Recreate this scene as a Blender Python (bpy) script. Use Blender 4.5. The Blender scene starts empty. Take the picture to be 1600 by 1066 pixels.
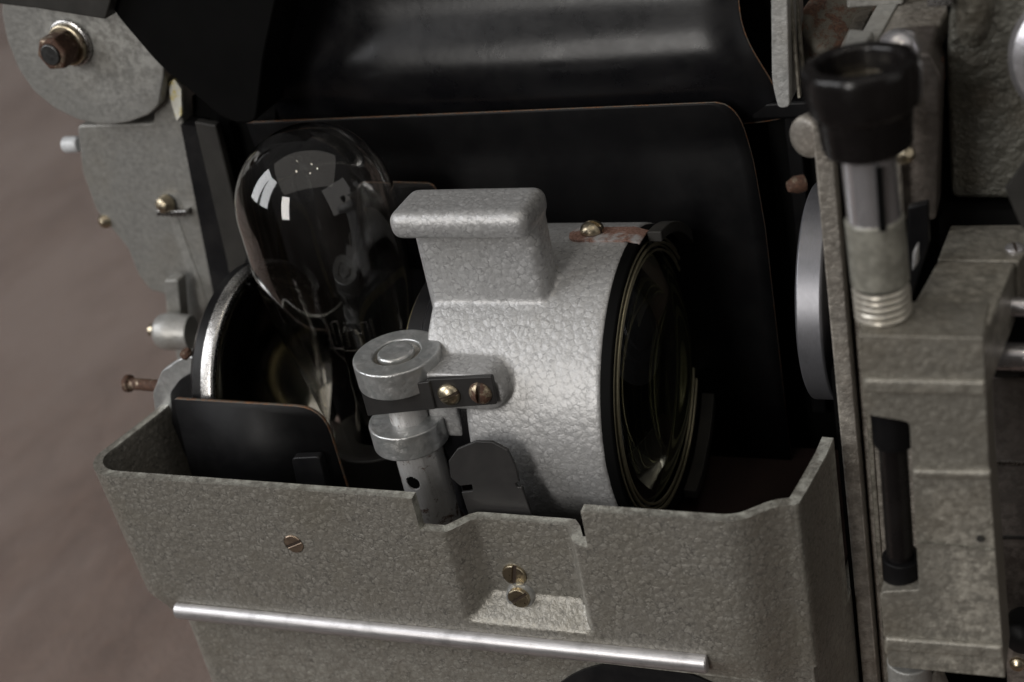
import bpy, bmesh, math, random
from mathutils import Vector, Matrix, noise
random.seed(7)
sc = bpy.context.scene
COL = sc.collection
S = 0.01            # the scene is authored in centimetres, built in metres
PI = math.pi

# ------------------------------------------------------------------ camera
F = 2246.0
Xc = Vector((5316, 133, -F)).normalized()
Dc = Vector((850, 3967, F)); Dc -= Dc.dot(Xc) * Xc; Dc.normalize()
Zc = -Dc
Yc = Zc.cross(Xc)
R = Matrix((Xc, Yc, Zc))                       # camera (x right, y down, z forward) -> world
CAM = -(R @ (Vector(((1018-800)/F, (588-533)/F, 1)) * 32))
def P(px, py, ax, v):
    """measured photograph point lying on the real plane ax = v (cm)"""
    r = R @ Vector(((px-800)/F, (py-533)/F, 1.0)); i = 'XYZ'.index(ax)
    return CAM + r * ((v - CAM[i]) / r[i])
cd = bpy.data.cameras.new('camera'); cam = bpy.data.objects.new('camera', cd); COL.objects.link(cam)
rot = Matrix((R @ Vector((1,0,0)), R @ Vector((0,-1,0)), R @ Vector((0,0,-1)))).transposed()
cam.matrix_world = Matrix.Translation(CAM*S) @ rot.to_4x4()
cd.sensor_width = 36; cd.lens = F/1600*36; cd.clip_start = 0.01; cd.clip_end = 100
cd.dof.use_dof = True; cd.dof.focus_distance = 0.303; cd.dof.aperture_fstop = 14.0
sc.camera = cam

# ------------------------------------------------------------------ light
w = bpy.data.worlds.new('World'); sc.world = w; w.use_nodes = True
nt = w.node_tree; bg = nt.nodes['Background']
tc = nt.nodes.new('ShaderNodeTexCoord'); sp = nt.nodes.new('ShaderNodeSeparateXYZ'); cr = nt.nodes.new('ShaderNodeValToRGB')
nt.links.new(tc.outputs['Generated'], sp.inputs[0]); nt.links.new(sp.outputs['Z'], cr.inputs[0]); nt.links.new(cr.outputs[0], bg.inputs[0])
cr.color_ramp.elements[0].position = 0.0; cr.color_ramp.elements[0].color = (0.16, 0.125, 0.10, 1)
cr.color_ramp.elements[1].position = 0.75; cr.color_ramp.elements[1].color = (0.50, 0.50, 0.50, 1)
bg.inputs[1].default_value = 0.115
def area(name, loc, tgt, sx, sy, energy, col):
    l = bpy.data.lights.new(name, 'AREA'); l.shape = 'RECTANGLE'; l.size = sx; l.size_y = sy; l.energy = energy; l.color = col
    o = bpy.data.objects.new(name, l); COL.objects.link(o); o.location = loc
    o.rotation_euler = (Vector(tgt)-Vector(loc)).to_track_quat('-Z', 'Y').to_euler(); return o
wd = Vector((-0.72, -0.41, 0.50))*2.2
for off in (-.30, .30):
    area('window_light', wd+Vector((off*.5, -off*.87, 0)), (-.05, 0, 0), 0.52, 1.25, 12, (0.98, 0.985, 1.0))
fd = Vector((-0.24, -0.90, 0.34))*2.6
area('front_window_light', fd, (-.03, 0, 0), 0.50, 1.3, 26, (1.0, 0.965, 0.92))
area('side_fill_light', Vector((0.93, -0.32, 0.34))*2.4, (0, 0, 0), 1.8, 1.8, 5.0, (1.0, 0.97, 0.93))  # added fill from the right, brightens the inside of the lens
area('ceiling_light', Vector((0.12, -0.25, 0.95))*2.2, (0, 0, 0), 3.4, 2.4, 10, (1.0, 0.95, 0.88))
for k, (dx, dy) in enumerate(((-.55, .1), (.1, .1), (.42, -.02), (-.42, -.42), (.22, -.42))):
    l = bpy.data.lights.new('ceiling_lamp', 'POINT'); l.energy = 1.6; l.shadow_soft_size = 0.03; l.color = (1, .9, .72)
    o = bpy.data.objects.new('ceiling_lamp', l); COL.objects.link(o); o.location = (0.30+dx, -0.30+dy, 1.9)
vs = sc.view_settings; vs.view_transform = 'Standard'; vs.look = 'None'; vs.exposure = 0; vs.gamma = 1; vs.use_curve_mapping = False
sc.render.engine = 'CYCLES'
sc.cycles.max_bounces = 12; sc.cycles.transmission_bounces = 12; sc.cycles.glossy_bounces = 6; sc.cycles.sample_clamp_indirect = 3

# ------------------------------------------------------------------ materials
class NT:
    def __init__(s, name):
        s.m = bpy.data.materials.new(name); s.m.use_nodes = True; s.t = s.m.node_tree; s.b = s.t.nodes['Principled BSDF']
        tcn = s.n('ShaderNodeTexCoord'); mp = s.n('ShaderNodeMapping'); mp.inputs['Scale'].default_value = (100, 100, 100)
        s.l(tcn.outputs['Object'], mp.inputs[0]); s.v = mp.outputs[0]; s.mp = mp
    def n(s, t, **k):
        x = s.t.nodes.new(t)
        for a, b in k.items(): setattr(x, a, b)
        return x
    def l(s, a, b): s.t.links.new(a, b)
    def set(s, **k):
        for a, b in k.items():
            a = a.replace('_', ' ')
            if a not in s.b.inputs: continue
            s.b.inputs[a].default_value = (*b, 1) if isinstance(b, tuple) else b
    def noise(s, scale, detail=3, rough=.5, vec=None, dist=0):
        x = s.n('ShaderNodeTexNoise'); x.inputs['Scale'].default_value = scale; x.inputs['Detail'].default_value = detail
        x.inputs['Roughness'].default_value = rough; x.inputs['Distortion'].default_value = dist
        s.l(vec or s.v, x.inputs['Vector']); return x.outputs['Fac']
    def ramp(s, fac, stops):
        x = s.n('ShaderNodeValToRGB'); e = x.color_ramp.elements
        while len(e) < len(stops): e.new(.5)
        for i, (p, c) in enumerate(stops):
            e[i].position = p; e[i].color = (c, c, c, 1) if not isinstance(c, tuple) else (*c, 1)
        s.l(fac, x.inputs[0]); return x.outputs[0]
    def mix(s, fac, a, b, mode='MIX'):
        x = s.n('ShaderNodeMix', data_type='RGBA', blend_type=mode)
        for sock, val in ((x.inputs[0], fac), (x.inputs[6], a), (x.inputs[7], b)):
            if hasattr(val, 'links'): s.l(val, sock)
            else: sock.default_value = (*val, 1) if isinstance(val, tuple) else val
        return x.outputs[2]
    def math(s, op, a, b=0.0):
        x = s.n('ShaderNodeMath', operation=op)
        for sock, val in ((x.inputs[0], a), (x.inputs[1], b)):
            if hasattr(val, 'links'): s.l(val, sock)
            else: sock.default_value = val
        return x.outputs[0]
    def bump(s, h, dist, strength=1.0):
        x = s.n('ShaderNodeBump'); x.inputs['Distance'].default_value = dist; x.inputs['Strength'].default_value = strength
        s.l(h, x.inputs['Height']); s.l(x.outputs[0], s.b.inputs['Normal'])

def hammer(name, lo, hi, cell, amt, metallic=.55, rough=.42, dirt=.35, line=.45, wrinkle=.5, tint=(.25, .2, .12)):
    g = NT(name)
    wv = g.n('ShaderNodeTexNoise'); wv.inputs['Scale'].default_value = 2.2/cell; wv.inputs['Detail'].default_value = 2
    g.l(g.v, wv.inputs['Vector'])
    add = g.n('ShaderNodeVectorMath', operation='MULTIPLY_ADD'); g.l(wv.outputs['Color'], add.inputs[0])
    add.inputs[1].default_value = (cell*wrinkle,)*3; g.l(g.v, add.inputs[2])
    v1 = g.n('ShaderNodeTexVoronoi', feature='SMOOTH_F1'); v1.inputs['Scale'].default_value = 1/cell; v1.inputs['Smoothness'].default_value = .35
    v1.inputs['Randomness'].default_value = 1; g.l(add.outputs[0], v1.inputs['Vector'])
    v2 = g.n('ShaderNodeTexVoronoi', feature='DISTANCE_TO_EDGE'); v2.inputs['Scale'].default_value = 1/cell; g.l(add.outputs[0], v2.inputs['Vector'])
    edge = g.ramp(v2.outputs['Distance'], [(0.0, 1.0), (0.18, 0.0)])
    n1 = g.noise(1.1/cell, 4, .6); nl = g.noise(.6, 4, .6); nf = g.noise(9/cell, 2, .6)
    c = g.mix(g.ramp(n1, [(.3, 0.0), (.7, 1.0)]), lo, hi)
    em = g.math('MULTIPLY', edge, g.ramp(n1, [(.42, 0.05), (.62, 1.0)]))
    c = g.mix(g.math('MULTIPLY', em, line), c, tuple(x*.28 for x in lo))
    c = g.mix(g.math('MULTIPLY', g.ramp(nl, [(.48, 0.0), (.75, 1.0)]), dirt), c, tint)
    sp2 = g.noise(6, 3, .75); c = g.mix(g.ramp(sp2, [(.73, 0.0), (.76, .7)]), c, tuple(x*.3 for x in lo))
    geo = g.n('ShaderNodeNewGeometry'); pt = g.ramp(geo.outputs['Pointiness'], [(.527, 0.0), (.59, 1.0)])
    pt = g.math('MULTIPLY', pt, g.ramp(g.noise(3.5, 4, .75), [(.42, 0.1), (.6, .8)]))
    c = g.mix(pt, c, tuple(min(.62, x*1.9) for x in hi))
    g.l(c, g.b.inputs['Base Color'])
    h = g.math('SUBTRACT', 1.0, g.math('MULTIPLY', v1.outputs['Distance'], 1.5))
    h = g.math('ADD', h, g.math('MULTIPLY', n1, .9)); h = g.math('ADD', h, g.math('MULTIPLY', nf, .12))
    h = g.math('SUBTRACT', h, g.math('MULTIPLY', edge, .12))
    g.bump(h, amt*S, 1.0)
    r = g.ramp(n1, [(.2, rough-.08), (.8, rough+.12)]); g.l(r, g.b.inputs['Roughness'])
    g.set(Metallic=metallic, Coat_Weight=.25, Coat_Roughness=.25)
    return g.m

M = {}
def plain0(name, col, rough):
    g = NT(name); g.set(Base_Color=col, Roughness=rough); return g.m
M['silver'] = hammer('silver_hammertone', (.37, .368, .368), (.52, .518, .518), .16, .0075, .45, .46, .15, .62, .85, (.30, .28, .23))
M['silver_edge'] = hammer('silver_cast', (.40, .42, .42), (.62, .62, .62), .24, .012, .7, .33, .2, .2, .5)
M['grey'] = hammer('grey_hammertone', (.215, .203, .176), (.345, .329, .294), .15, .0105, .45, .42, .35, .80, 1.1, (.19, .17, .125))
M['olive'] = hammer('olive_hammertone', (.14, .131, .110), (.23, .216, .185), .16, .011, .35, .47, .4, .35, .9, (.14, .11, .07))
M['warm'] = hammer('warm_grey_hammertone', (.17, .155, .135), (.26, .24, .212), .15, .010, .4, .46, .4, .25, .9, (.15, .11, .075))
M['pale'] = hammer('pale_grey_paint', (.19, .188, .178), (.28, .277, .26), .13, .004, .3, .45, .3, .12, .9, (.22, .19, .14))
M['latchgrey'] = hammer('smooth_grey_cast', (.32, .32, .31), (.44, .44, .43), .12, .004, .4, .4, .3, .05, .9)
M['darkwarm'] = hammer('dark_brown_paint_and_shade', (.075, .064, .056), (.12, .104, .092), .14, .006, .3, .5, .4, .15, .9, (.06, .04, .03))  # gate block paint, also the shaded front of the gear cover
M['sleeve'] = hammer('smooth_olive_sleeve', (.20, .195, .165), (.25, .243, .21), .10, .003, .4, .42, .15, .05, .9, (.17, .15, .11))
M['rough_cast'] = hammer('rough_cast', (.065, .062, .050), (.125, .12, .10), .22, .03, .35, .5, .5, .35, 1.1, (.10, .07, .04))

def metal(name, base, rough=.25, stretch=None, rust=0.0, dirt=.3, bump=.0015, metallic=1.0):
    g = NT(name)
    sv = g.n('ShaderNodeMapping'); sv.inputs['Scale'].default_value = stretch or (1, 1, 1); g.l(g.v, sv.inputs[0])
    br = g.noise(14, 5, .65, sv.outputs[0]); nl = g.noise(2.2, 5, .65)
    c = g.mix(g.ramp(br, [(.3, 0.0), (.7, 1.0)]), tuple(x*.78 for x in base), base)
    c = g.mix(g.math('MULTIPLY', g.ramp(nl, [(.5, 0.0), (.7, 1.0)]), dirt), c, tuple(x*.45 for x in base))
    rf = g.ramp(br, [(.2, max(.05, rough-.08)), (.8, rough+.12)])
    if rust > 0:
        rn = g.noise(3.2, 6, .72, dist=.4); rm = g.ramp(rn, [(1-rust-.06, 0.0), (1-rust+.02, 1.0)])
        rc = g.mix(g.ramp(g.noise(17, 4, .7), [(.35, 0.0), (.7, 1.0)]), (.042, .021, .014), (.125, .062, .038))
        c = g.mix(rm, c, rc); rf = g.mix(rm, rf, (.8, .8, .8))
        g.l(g.math('SUBTRACT', metallic, g.math('MULTIPLY', rm, metallic*.9)), g.b.inputs['Metallic'])
    else: g.set(Metallic=metallic)
    g.l(c, g.b.inputs['Base Color']); g.l(rf, g.b.inputs['Roughness'])
    g.bump(g.math('ADD', br, g.math('MULTIPLY', nl, .6)), bump*S, 1.0)
    return g.m
M['alu'] = metal('brushed_aluminium', (.60, .59, .60), .38, (.12, 3, 3), 0, .55, metallic=.8)
M['steel'] = metal('bare_steel', (.60, .59, .58), .34, (3, 3, .3), .38, .25, metallic=.35)
M['polish'] = metal('polished_steel', (.72, .70, .72), .2, (3, 3, .15), 0, .12, metallic=.8)
M['disc'] = metal('turned_steel', (.26, .26, .28), .38, (9, .5, .5), 0, .25, metallic=.7)
M['brass'] = metal('dull_brass', (.60, .52, .38), .30, (1, 1, 1), .33, .45, .004)
M['brass_rusty'] = metal('rusty_screw', (.50, .42, .30), .35, (1, 1, 1), .52, .5, .006)
M['oldbrass'] = metal('tarnished_brass', (.42, .36, .20), .3, (1, 1, 1), 0, .5, metallic=.8)
M['yellow_wire'] = metal('yellowed_wire', (.46, .42, .29), .35, (1, 1, 1), 0, .4, metallic=.7)
M['throat'] = metal('dark_greenish_metal', (.13, .13, .095), .48, (1, 1, 1), 0, .1, .0001, metallic=.3)
M['throat_ring'] = metal('olive_ring', (.50, .49, .36), .38, (1, 1, 1), 0, .1, .0001, metallic=.5)
M['slot_dark'] = plain0('dark_slot', (.035, .022, .014), .7)
M['copper'] = metal('coppery_flat_screw', (.60, .47, .36), .38, (.6, 4, 2), 0, .3, .002)
M['spring'] = metal('plated_spring', (.66, .62, .54), .30, (1, 1, 1), .26, .2, metallic=.6)
M['rusted'] = metal('rusted_steel', (.36, .29, .22), .4, (1, 1, 1), .56, .4, .008)
M['bolt_end'] = metal('dark_bolt_end', (.12, .12, .12), .4, (1, 1, 1), .3, .3, .003)
M['mirror'] = metal('mirror_dish', (.80, .78, .72), .035, (1, 1, 1), 0, .15, .0006)
M['rim_metal'] = metal('worn_rim', (.60, .59, .58), .25, (1, 1, 1), 0, .6, .006)
M['grimy'] = metal('grimy_iron', (.13, .12, .10), .6, (1, 1, 1), .46, .6, .02, .4)

def black(name, base=(.014, .014, .015), rough=.33, dust=.25, coat=.0, spec=.4):
    g = NT(name)
    n1 = g.noise(1.1, 5, .65); n2 = g.noise(30, 3, .7)
    c = g.mix(g.math('MULTIPLY', g.ramp(n1, [(.4, 0.0), (.75, 1.0)]), dust), base, (.06, .055, .05))
    c = g.mix(g.ramp(n2, [(.74, 0.0), (.78, .45)]), c, (.20, .18, .17))
    g.l(c, g.b.inputs['Base Color'])
    g.l(g.ramp(n1, [(.25, rough-.05), (.75, rough+.12)]), g.b.inputs['Roughness'])
    g.bump(g.math('ADD', g.noise(5, 3), g.math('MULTIPLY', n2, .25)), .003*S, 1.0)
    g.set(Coat_Weight=coat, Coat_Roughness=.1, Specular_IOR_Level=spec); return g.m
M['black'] = black('black_paint', (.008, .008, .009), .34, .15, spec=.25)
M['black_dull'] = black('dull_black_paint', (.002, .002, .002), .6, .02, spec=.06)
M['black_sheen'] = black('black_enamel', (.0045, .0045, .0055), .27, .07, spec=.28)
M['black_soft'] = black('satin_black_enamel', (.0035, .0035, .004), .42, .05, spec=.14)
M['bakelite'] = black('black_bakelite', (.007, .006, .006), .24, .08, .12, spec=.35)
M['black_metal'] = black('blackened_steel', (.024, .023, .023), .38, .25)
M['charcoal'] = black('charcoal_paint', (.026, .025, .023), .5, .4, spec=.25)

def rustedge():
    g = NT('rusty_sheet_edge'); n1 = g.noise(6, 6, .75); n2 = g.noise(25, 3, .7)
    c = g.mix(g.ramp(n2, [(.35, 0.0), (.65, 1.0)]), (.10, .035, .015), (.30, .15, .07))
    c = g.mix(g.ramp(n1, [(.44, 0.0), (.58, 1.0)]), (.13, .115, .095), c)
    g.l(c, g.b.inputs['Base Color']); g.set(Roughness=.6, Metallic=.2); g.bump(n2, .02*S, 1); return g.m
M['rust_edge'] = rustedge()
def rustpaint():
    g = NT('rust_bloomed_shim'); n1 = g.noise(1.6, 5, .7); n2 = g.noise(22, 4, .7)
    c = g.mix(g.ramp(n2, [(.35, 0.0), (.65, 1.0)]), (.13, .062, .042), (.33, .20, .16))
    c = g.mix(g.ramp(n1, [(.50, 0.0), (.62, 1.0)]), c, (.38, .37, .37))
    g.l(c, g.b.inputs['Base Color']); g.set(Roughness=.7, Metallic=.1); g.bump(n2, .02*S, 1); return g.m
M['shim'] = rustpaint()
def chipped():
    g = NT('flaking_yellow_white_paint'); n1 = g.noise(3, 4, .7)
    c = g.mix(g.ramp(n1, [(.42, 0.0), (.5, 1.0)]), (.72, .62, .25), (.75, .74, .66)); g.l(c, g.b.inputs['Base Color']); g.set(Roughness=.6)
    g.bump(n1, .05*S, 1); return g.m
M['chipped'] = chipped()
def plain(name, col, rough=.5, metallic=0.0):
    g = NT(name); n1 = g.noise(4, 4, .6)
    g.l(g.mix(g.ramp(n1, [(.3, 0.0), (.7, 1.0)]), tuple(x*.7 for x in col), col), g.b.inputs['Base Color']); g.set(Roughness=rough, Metallic=metallic); return g.m
M['white_stud'] = plain('white_stud', (.7, .72, .74), .3)
M['filament'] = plain('tungsten_wire', (.10, .095, .09), .5, 1.0)
M['floor_red'] = plain('oxide_red_floor', (.016, .005, .003), .7)
def glass(name, col=(1, 1, 1), rough=0.0, ior=1.5):
    g = NT(name); g.set(Base_Color=col, Roughness=rough, IOR=ior, Transmission_Weight=1.0); return g.m
M['glass'] = glass('clear_glass', (.97, .96, .94))
M['lens'] = glass('lens_glass', (.88, .88, .74), 0.0, 1.6)
def cloth():
    g = NT('brown_cloth'); g.mp.inputs['Scale'].default_value = (100, 45, 100); n0 = g.noise(.11, 3, .55); n1 = g.noise(.9, 5, .7); n2 = g.noise(14, 3, .7)
    c = g.mix(g.ramp(n1, [(.3, 0.0), (.7, 1.0)]), (.115, .064, .046), (.215, .136, .104))
    c = g.mix(g.math('MULTIPLY', g.ramp(n0, [(.40, 0.0), (.60, 1.0)]), .7), c, (.28, .205, .175))
    g.l(c, g.b.inputs['Base Color']); g.set(Roughness=.95, Sheen_Weight=.3); g.bump(g.math('ADD', n1, n2), .15*S, 1); return g.m
M['cloth'] = cloth()

# ------------------------------------------------------------------ mesh helpers (cm)
class MB:
    def __init__(s): s.v = []; s.f = []
    def add(s, vs, fs):
        o = len(s.v); s.v += [Vector(x) for x in vs]; s.f += [tuple(i+o for i in f) for f in fs]; return s
    def box(s, x0, x1, y0, y1, z0, z1):
        return s.add([(x, y, z) for x in (x0, x1) for y in (y0, y1) for z in (z0, z1)],
                     [(0,1,3,2), (4,6,7,5), (0,4,5,1), (2,3,7,6), (0,2,6,4), (1,5,7,3)])
    def prism(s, pts, d):
        n = len(pts); d = Vector(d); pts = [Vector(p) for p in pts]
        return s.add(pts+[p+d for p in pts], [tuple(range(n)), tuple(range(2*n-1, n-1, -1))]+[(i, i+n, (i+1) % n+n, (i+1) % n) for i in range(n)])
    def lathe(s, prof, org, axis, n=64, lobes=0, amp=0.0, closed=False):
        """prof: list of (radius, height along axis)"""
        a = Vector(axis).normalized(); t = Vector((0, 0, 1)) if abs(a.z) < .9 else Vector((1, 0, 0))
        u = a.cross(t).normalized(); w_ = a.cross(u); org = Vector(org); vs = []; fs = []
        for (r, h) in prof:
            for k in range(n):
                th = 2*PI*k/n; rr = r*(1+amp*(abs(math.cos(lobes*th/2))-.5)*2) if lobes else r
                vs.append(org+a*h+(u*math.cos(th)+w_*math.sin(th))*rr)
        m = len(prof)
        for i in range(m-1 if not closed else m):
            for k in range(n): j = (i+1) % m; fs.append((i*n+k, i*n+(k+1) % n, j*n+(k+1) % n, j*n+k))
        if not closed: fs.append(tuple(range(n-1, -1, -1))); fs.append(tuple(range((m-1)*n, m*n)))
        return s.add(vs, fs)
    def cyl(s, p0, p1, r0, r1=None, n=48):
        p0 = Vector(p0); p1 = Vector(p1); return s.lathe([(r0, 0), (r0 if r1 is None else r1, (p1-p0).length)], p0, p1-p0, n)
    def tube(s, pts, r, n=12):
        pts = [Vector(p) for p in pts]; vs = []; fs = []; prev = None
        for i, p in enumerate(pts):
            d = (pts[min(i+1, len(pts)-1)]-pts[max(i-1, 0)]).normalized()
            if prev is None: u = d.orthogonal().normalized()
            else: u = (prev-d*prev.dot(d)).normalized()
            prev = u; w_ = d.cross(u)
            for k in range(n): vs.append(p+(u*math.cos(2*PI*k/n)+w_*math.sin(2*PI*k/n))*r)
        for i in range(len(pts)-1):
            for k in range(n): fs.append((i*n+k, i*n+(k+1) % n, (i+1)*n+(k+1) % n, (i+1)*n+k))
        fs.append(tuple(range(n-1, -1, -1))); fs.append(tuple(range((len(pts)-1)*n, len(pts)*n)))
        return s.add(vs, fs)
    def grid(s, rows):
        n = len(rows[0]); vs = [p for r in rows for p in r]
        return s.add(vs, [(i*n+j, i*n+j+1, (i+1)*n+j+1, (i+1)*n+j) for i in range(len(rows)-1) for j in range(n-1)])
ORIG = {}
def link(o, parent, org):
    COL.objects.link(o); ORIG[o.name] = org
    if parent is not None: o.parent = parent; o.location = (org-ORIG[parent.name])*S
    else: o.location = org*S
def build(mb, name, mat, parent=None, bevel=0, seg=3, ang=35, solid=0, rim=None, sub=0, voxel=0, smooth=0, flat=False, org=None, solid_off=-1, label=None):
    me = bpy.data.meshes.new(name)
    lo = Vector([min(v[i] for v in mb.v) for i in range(3)]); hi = Vector([max(v[i] for v in mb.v) for i in range(3)])
    if org is None: org = (lo+hi)/2
    me.from_pydata([(v-org)*S for v in mb.v], [], mb.f)
    bm = bmesh.new(); bm.from_mesh(me)
    if not solid: bmesh.ops.recalc_face_normals(bm, faces=bm.faces[:])
    for f in bm.faces: f.smooth = not flat
    for e in bm.edges:
        if len(e.link_faces) == 2 and e.calc_face_angle(0) > math.radians(ang): e.smooth = False
    bm.to_mesh(me); bm.free()
    me.materials.append(M[mat]); o = bpy.data.objects.new(name, me); link(o, parent, org)
    if voxel:
        m = o.modifiers.new('remesh', 'REMESH'); m.mode = 'VOXEL'; m.voxel_size = voxel*S; m.use_smooth_shade = True
    if smooth:
        m = o.modifiers.new('smooth', 'SMOOTH'); m.iterations = smooth; m.factor = .5
    if solid:
        m = o.modifiers.new('solid', 'SOLIDIFY'); m.thickness = solid*S; m.offset = solid_off; m.use_even_offset = True
        if rim: me.materials.append(M[rim]); m.material_offset_rim = 1
    if sub:
        m = o.modifiers.new('sub', 'SUBSURF'); m.levels = sub; m.render_levels = sub
    if bevel:
        m = o.modifiers.new('bevel', 'BEVEL'); m.width = bevel*S; m.segments = seg; m.limit_method = 'ANGLE'; m.angle_limit = math.radians(ang); m.harden_normals = False
        if solid or True:
            wn = o.modifiers.new('wn', 'WEIGHTED_NORMAL'); wn.keep_sharp = False
    if label: o['label'] = label
    return o
def empty(name, org, label, cat):
    o = bpy.data.objects.new(name, None); o.empty_display_size = .02; org = Vector(org); link(o, None, org)
    o['label'] = label; o['category'] = cat; return o
def rounded(pts, r, seg=6):
    """round the corners of a planar polygon; r number or list"""
    out = []; n = len(pts); pts = [Vector(p) for p in pts]
    for i, p in enumerate(pts):
        rr = r[i] if isinstance(r, (list, tuple)) else r
        if rr <= 0: out.append(p); continue
        a = pts[i-1]-p; b = pts[(i+1) % n]-p; q = min(rr, a.length*.45, b.length*.45)
        A = p+a.normalized()*q; B = p+b.normalized()*q
        for k in range(seg+1):
            t = k/seg; out.append(A*(1-t)**2+p*2*t*(1-t)+B*t*t)
    return out
def pp(lst, ax, v): return [P(x, y, ax, v) for x, y in lst]

def screw(parent, c, axis, r, kind='round', mat='brass', slot=0.0, name='screw', h=None):
    """slotted screw head; slot angle in radians about the axis"""
    a = Vector(axis).normalized(); c = Vector(c); mb = MB()
    t = Vector((0, 0, 1)) if abs(a.z) < .9 else Vector((1, 0, 0)); u = a.cross(t).normalized(); w_ = a.cross(u)
    d = u*math.cos(slot)+w_*math.sin(slot); e = a.cross(d)
    n = 40; hh = h if h is not None else (.52*r if kind == 'round' else .06)
    sw = .15*r; sd = (.55*hh if kind == 'round' else hh*.8)
    def H(rr):
        return hh*math.sqrt(max(0, 1-(rr/r)**2*.98)) if kind == 'round' else hh-(.02 if rr > r*.93 else 0)
    # grid head: radial mesh with the slot pressed in
    N = 44; rows = []
    xs = sorted(set([-r+2*r*i/N for i in range(N+1)]+[-sw, -sw*1.06, sw, sw*1.06]))
    vs = []; idx = {}; fs = []
    rings = [r*i/14 for i in range(1, 15)]
    # polar grid fine enough for the slot
    th_n = 96
    def height(x, y):
        rr = math.hypot(x, y); z = H(min(rr, r))
        if abs(y) < sw: z = min(z, hh-sd)
        elif abs(y) < sw*1.25: z = min(z, hh-sd+(abs(y)-sw)/(sw*.25)*sd)
        return z
    ys = sorted(set([i*r/16 for i in range(-16, 17)]+[s_*sw*k for s_ in (-1, 1) for k in (.98, 1.27)]))
    for y in ys:
        L = math.sqrt(max(r*r-y*y, 0)); row = []
        for i in range(33):
            x = -L*math.cos(PI*i/32) if False else -L+2*L*i/32
            row.append(c+d*x+e*y+a*height(x, y))
        rows.append(row)
    mb.grid(rows)
    # skirt
    bl = [rows[j][0] for j in range(len(ys))]; br = [rows[j][-1] for j in range(len(ys))]
    loop = bl+br[::-1]
    low = [p-a*((p-c).dot(a)+.04) for p in loop]
    mb.add(loop+low, [(i, (i+1) % len(loop), (i+1) % len(loop)+len(loop), i+len(loop)) for i in range(len(loop))])
    mb_n = len(mb.f)
    o = build(mb, name, mat, parent, ang=40)
    o.data.materials.append(M['slot_dark'])
    for p_ in o.data.polygons:            # slot faces take a darker colour
        q = p_.center/S+ORIG[o.name]-c
        if abs(q.dot(e)) < sw*1.02 and q.dot(a) > -.01: p_.material_index = 1
    return o

# ------------------------------------------------------------------ setting
mb = MB(); mb.box(-400, 25, -14, 700, -15.0, -14.0)
o = build(mb, 'ground_cloth', 'cloth'); o['kind'] = 'structure'; o['label'] = 'soft brown-grey cloth behind and under the projector'

PR = empty('film_projector', (-3, 0, -14), 'old grey hammertone film projector with its lamphouse open, filling the picture', 'projector')

# ------------------------------------------------------------------ lamphouse tray
NZ = -0.76
cols = []   # (x, y, ztop, inward unit, recess flag)
cols += [(-11.75, 0.6, .05), (-11.80, -1.0, .05), (-11.86, -2.3, .05), (-12.08, -3.4, .05), (-12.24, -4.1, .05)]
for k in range(1, 9):
    a = k/9*PI/2; cols.append((-12.26+.92*(1-math.cos(a)), -4.14-.86*math.sin(a), .05))
x = -11.3
while x < -3.9: cols.append((x, -5.0, .05)); x += .35
cols += [(-3.74, -5, .05), (-3.735, -5, NZ)]
x = -3.6
while x < -.2: cols.append((x, -5.0, NZ)); x += .08
cols += [(-.045, -5, NZ), (-.04, -5, .05)]
x = .25
while x < 2.5: cols.append((x, -5.0, .05)); x += .3
cols += [(2.6, -5.0, .05), (2.85, -4.99, .05), (3.05, -4.94, .05), (3.22, -4.85, .05), (3.36, -4.73, .05), (3.50, -4.60, .05), (3.62, -4.50, .05), (3.74, -4.42, .05),
         (3.88, -4.37, .05), (4.02, -4.36, .06), (4.10, -4.30, .07), (4.16, -4.0, .08), (4.26, -3.4, .10), (4.36, -2.75, .12), (4.40, -2.2, .12)]
def sm(t): t = max(0, min(1, t)); return t*t*(3-2*t)
def dx(x): return .52*min(sm((x+3.22)/.62), sm((-.30-x)/.36))
def dz(z): return .52*max(0, min(1, (z+3.16)/.44))
ZB = -4.05
rows = []
nv = 44
for j in range(nv+1):
    row = []
    for (x, y, zt) in cols:
        z = zt+(ZB-zt)*j/nv
        d = min(dx(x), dz(z)) if y == -5.0 else 0
        q = Vector((x, y+d, z))
        # lower edge tucks in towards the body, left corner most
        tk = sm((-3.45-z)/.6)
        if x < 2.9 and y < -2: q += Vector((.30*tk if x < -10.8 else 0, .10*tk, 0))
        # the whole left end tapers slightly
        if x < -10.5: q.x += (-.045*(z))*(min(1, (-10.5-x)/1.2))
        row.append(q)
    rows.append(row)
mb = MB().grid(rows)
tray = build(mb, 'lamphouse_tray', 'grey', PR, solid=.23, solid_off=1, bevel=.04, seg=3, ang=50)
# trim bar
a0 = P(278, 951, 'Y', -5.0); a1 = P(1107, 1034, 'Y', -5.0)
mb = MB(); prof = [(-.21, 0.02), (-.21, -.10), (-.17, -.17), (-.08, -.215), (.04, -.22), (.13, -.18), (.19, -.10), (.20, 0.02)]
u_ = (a1-a0).normalized(); zz = Vector((0, 0, 1))
n = len(prof); ps = [a0+zz*p+Vector((0, q, 0)) for p, q in prof]
mb.prism(ps, a1-a0)
build(mb, 'trim_bar', 'alu', tray, bevel=.045, ang=60, seg=4)
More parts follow.
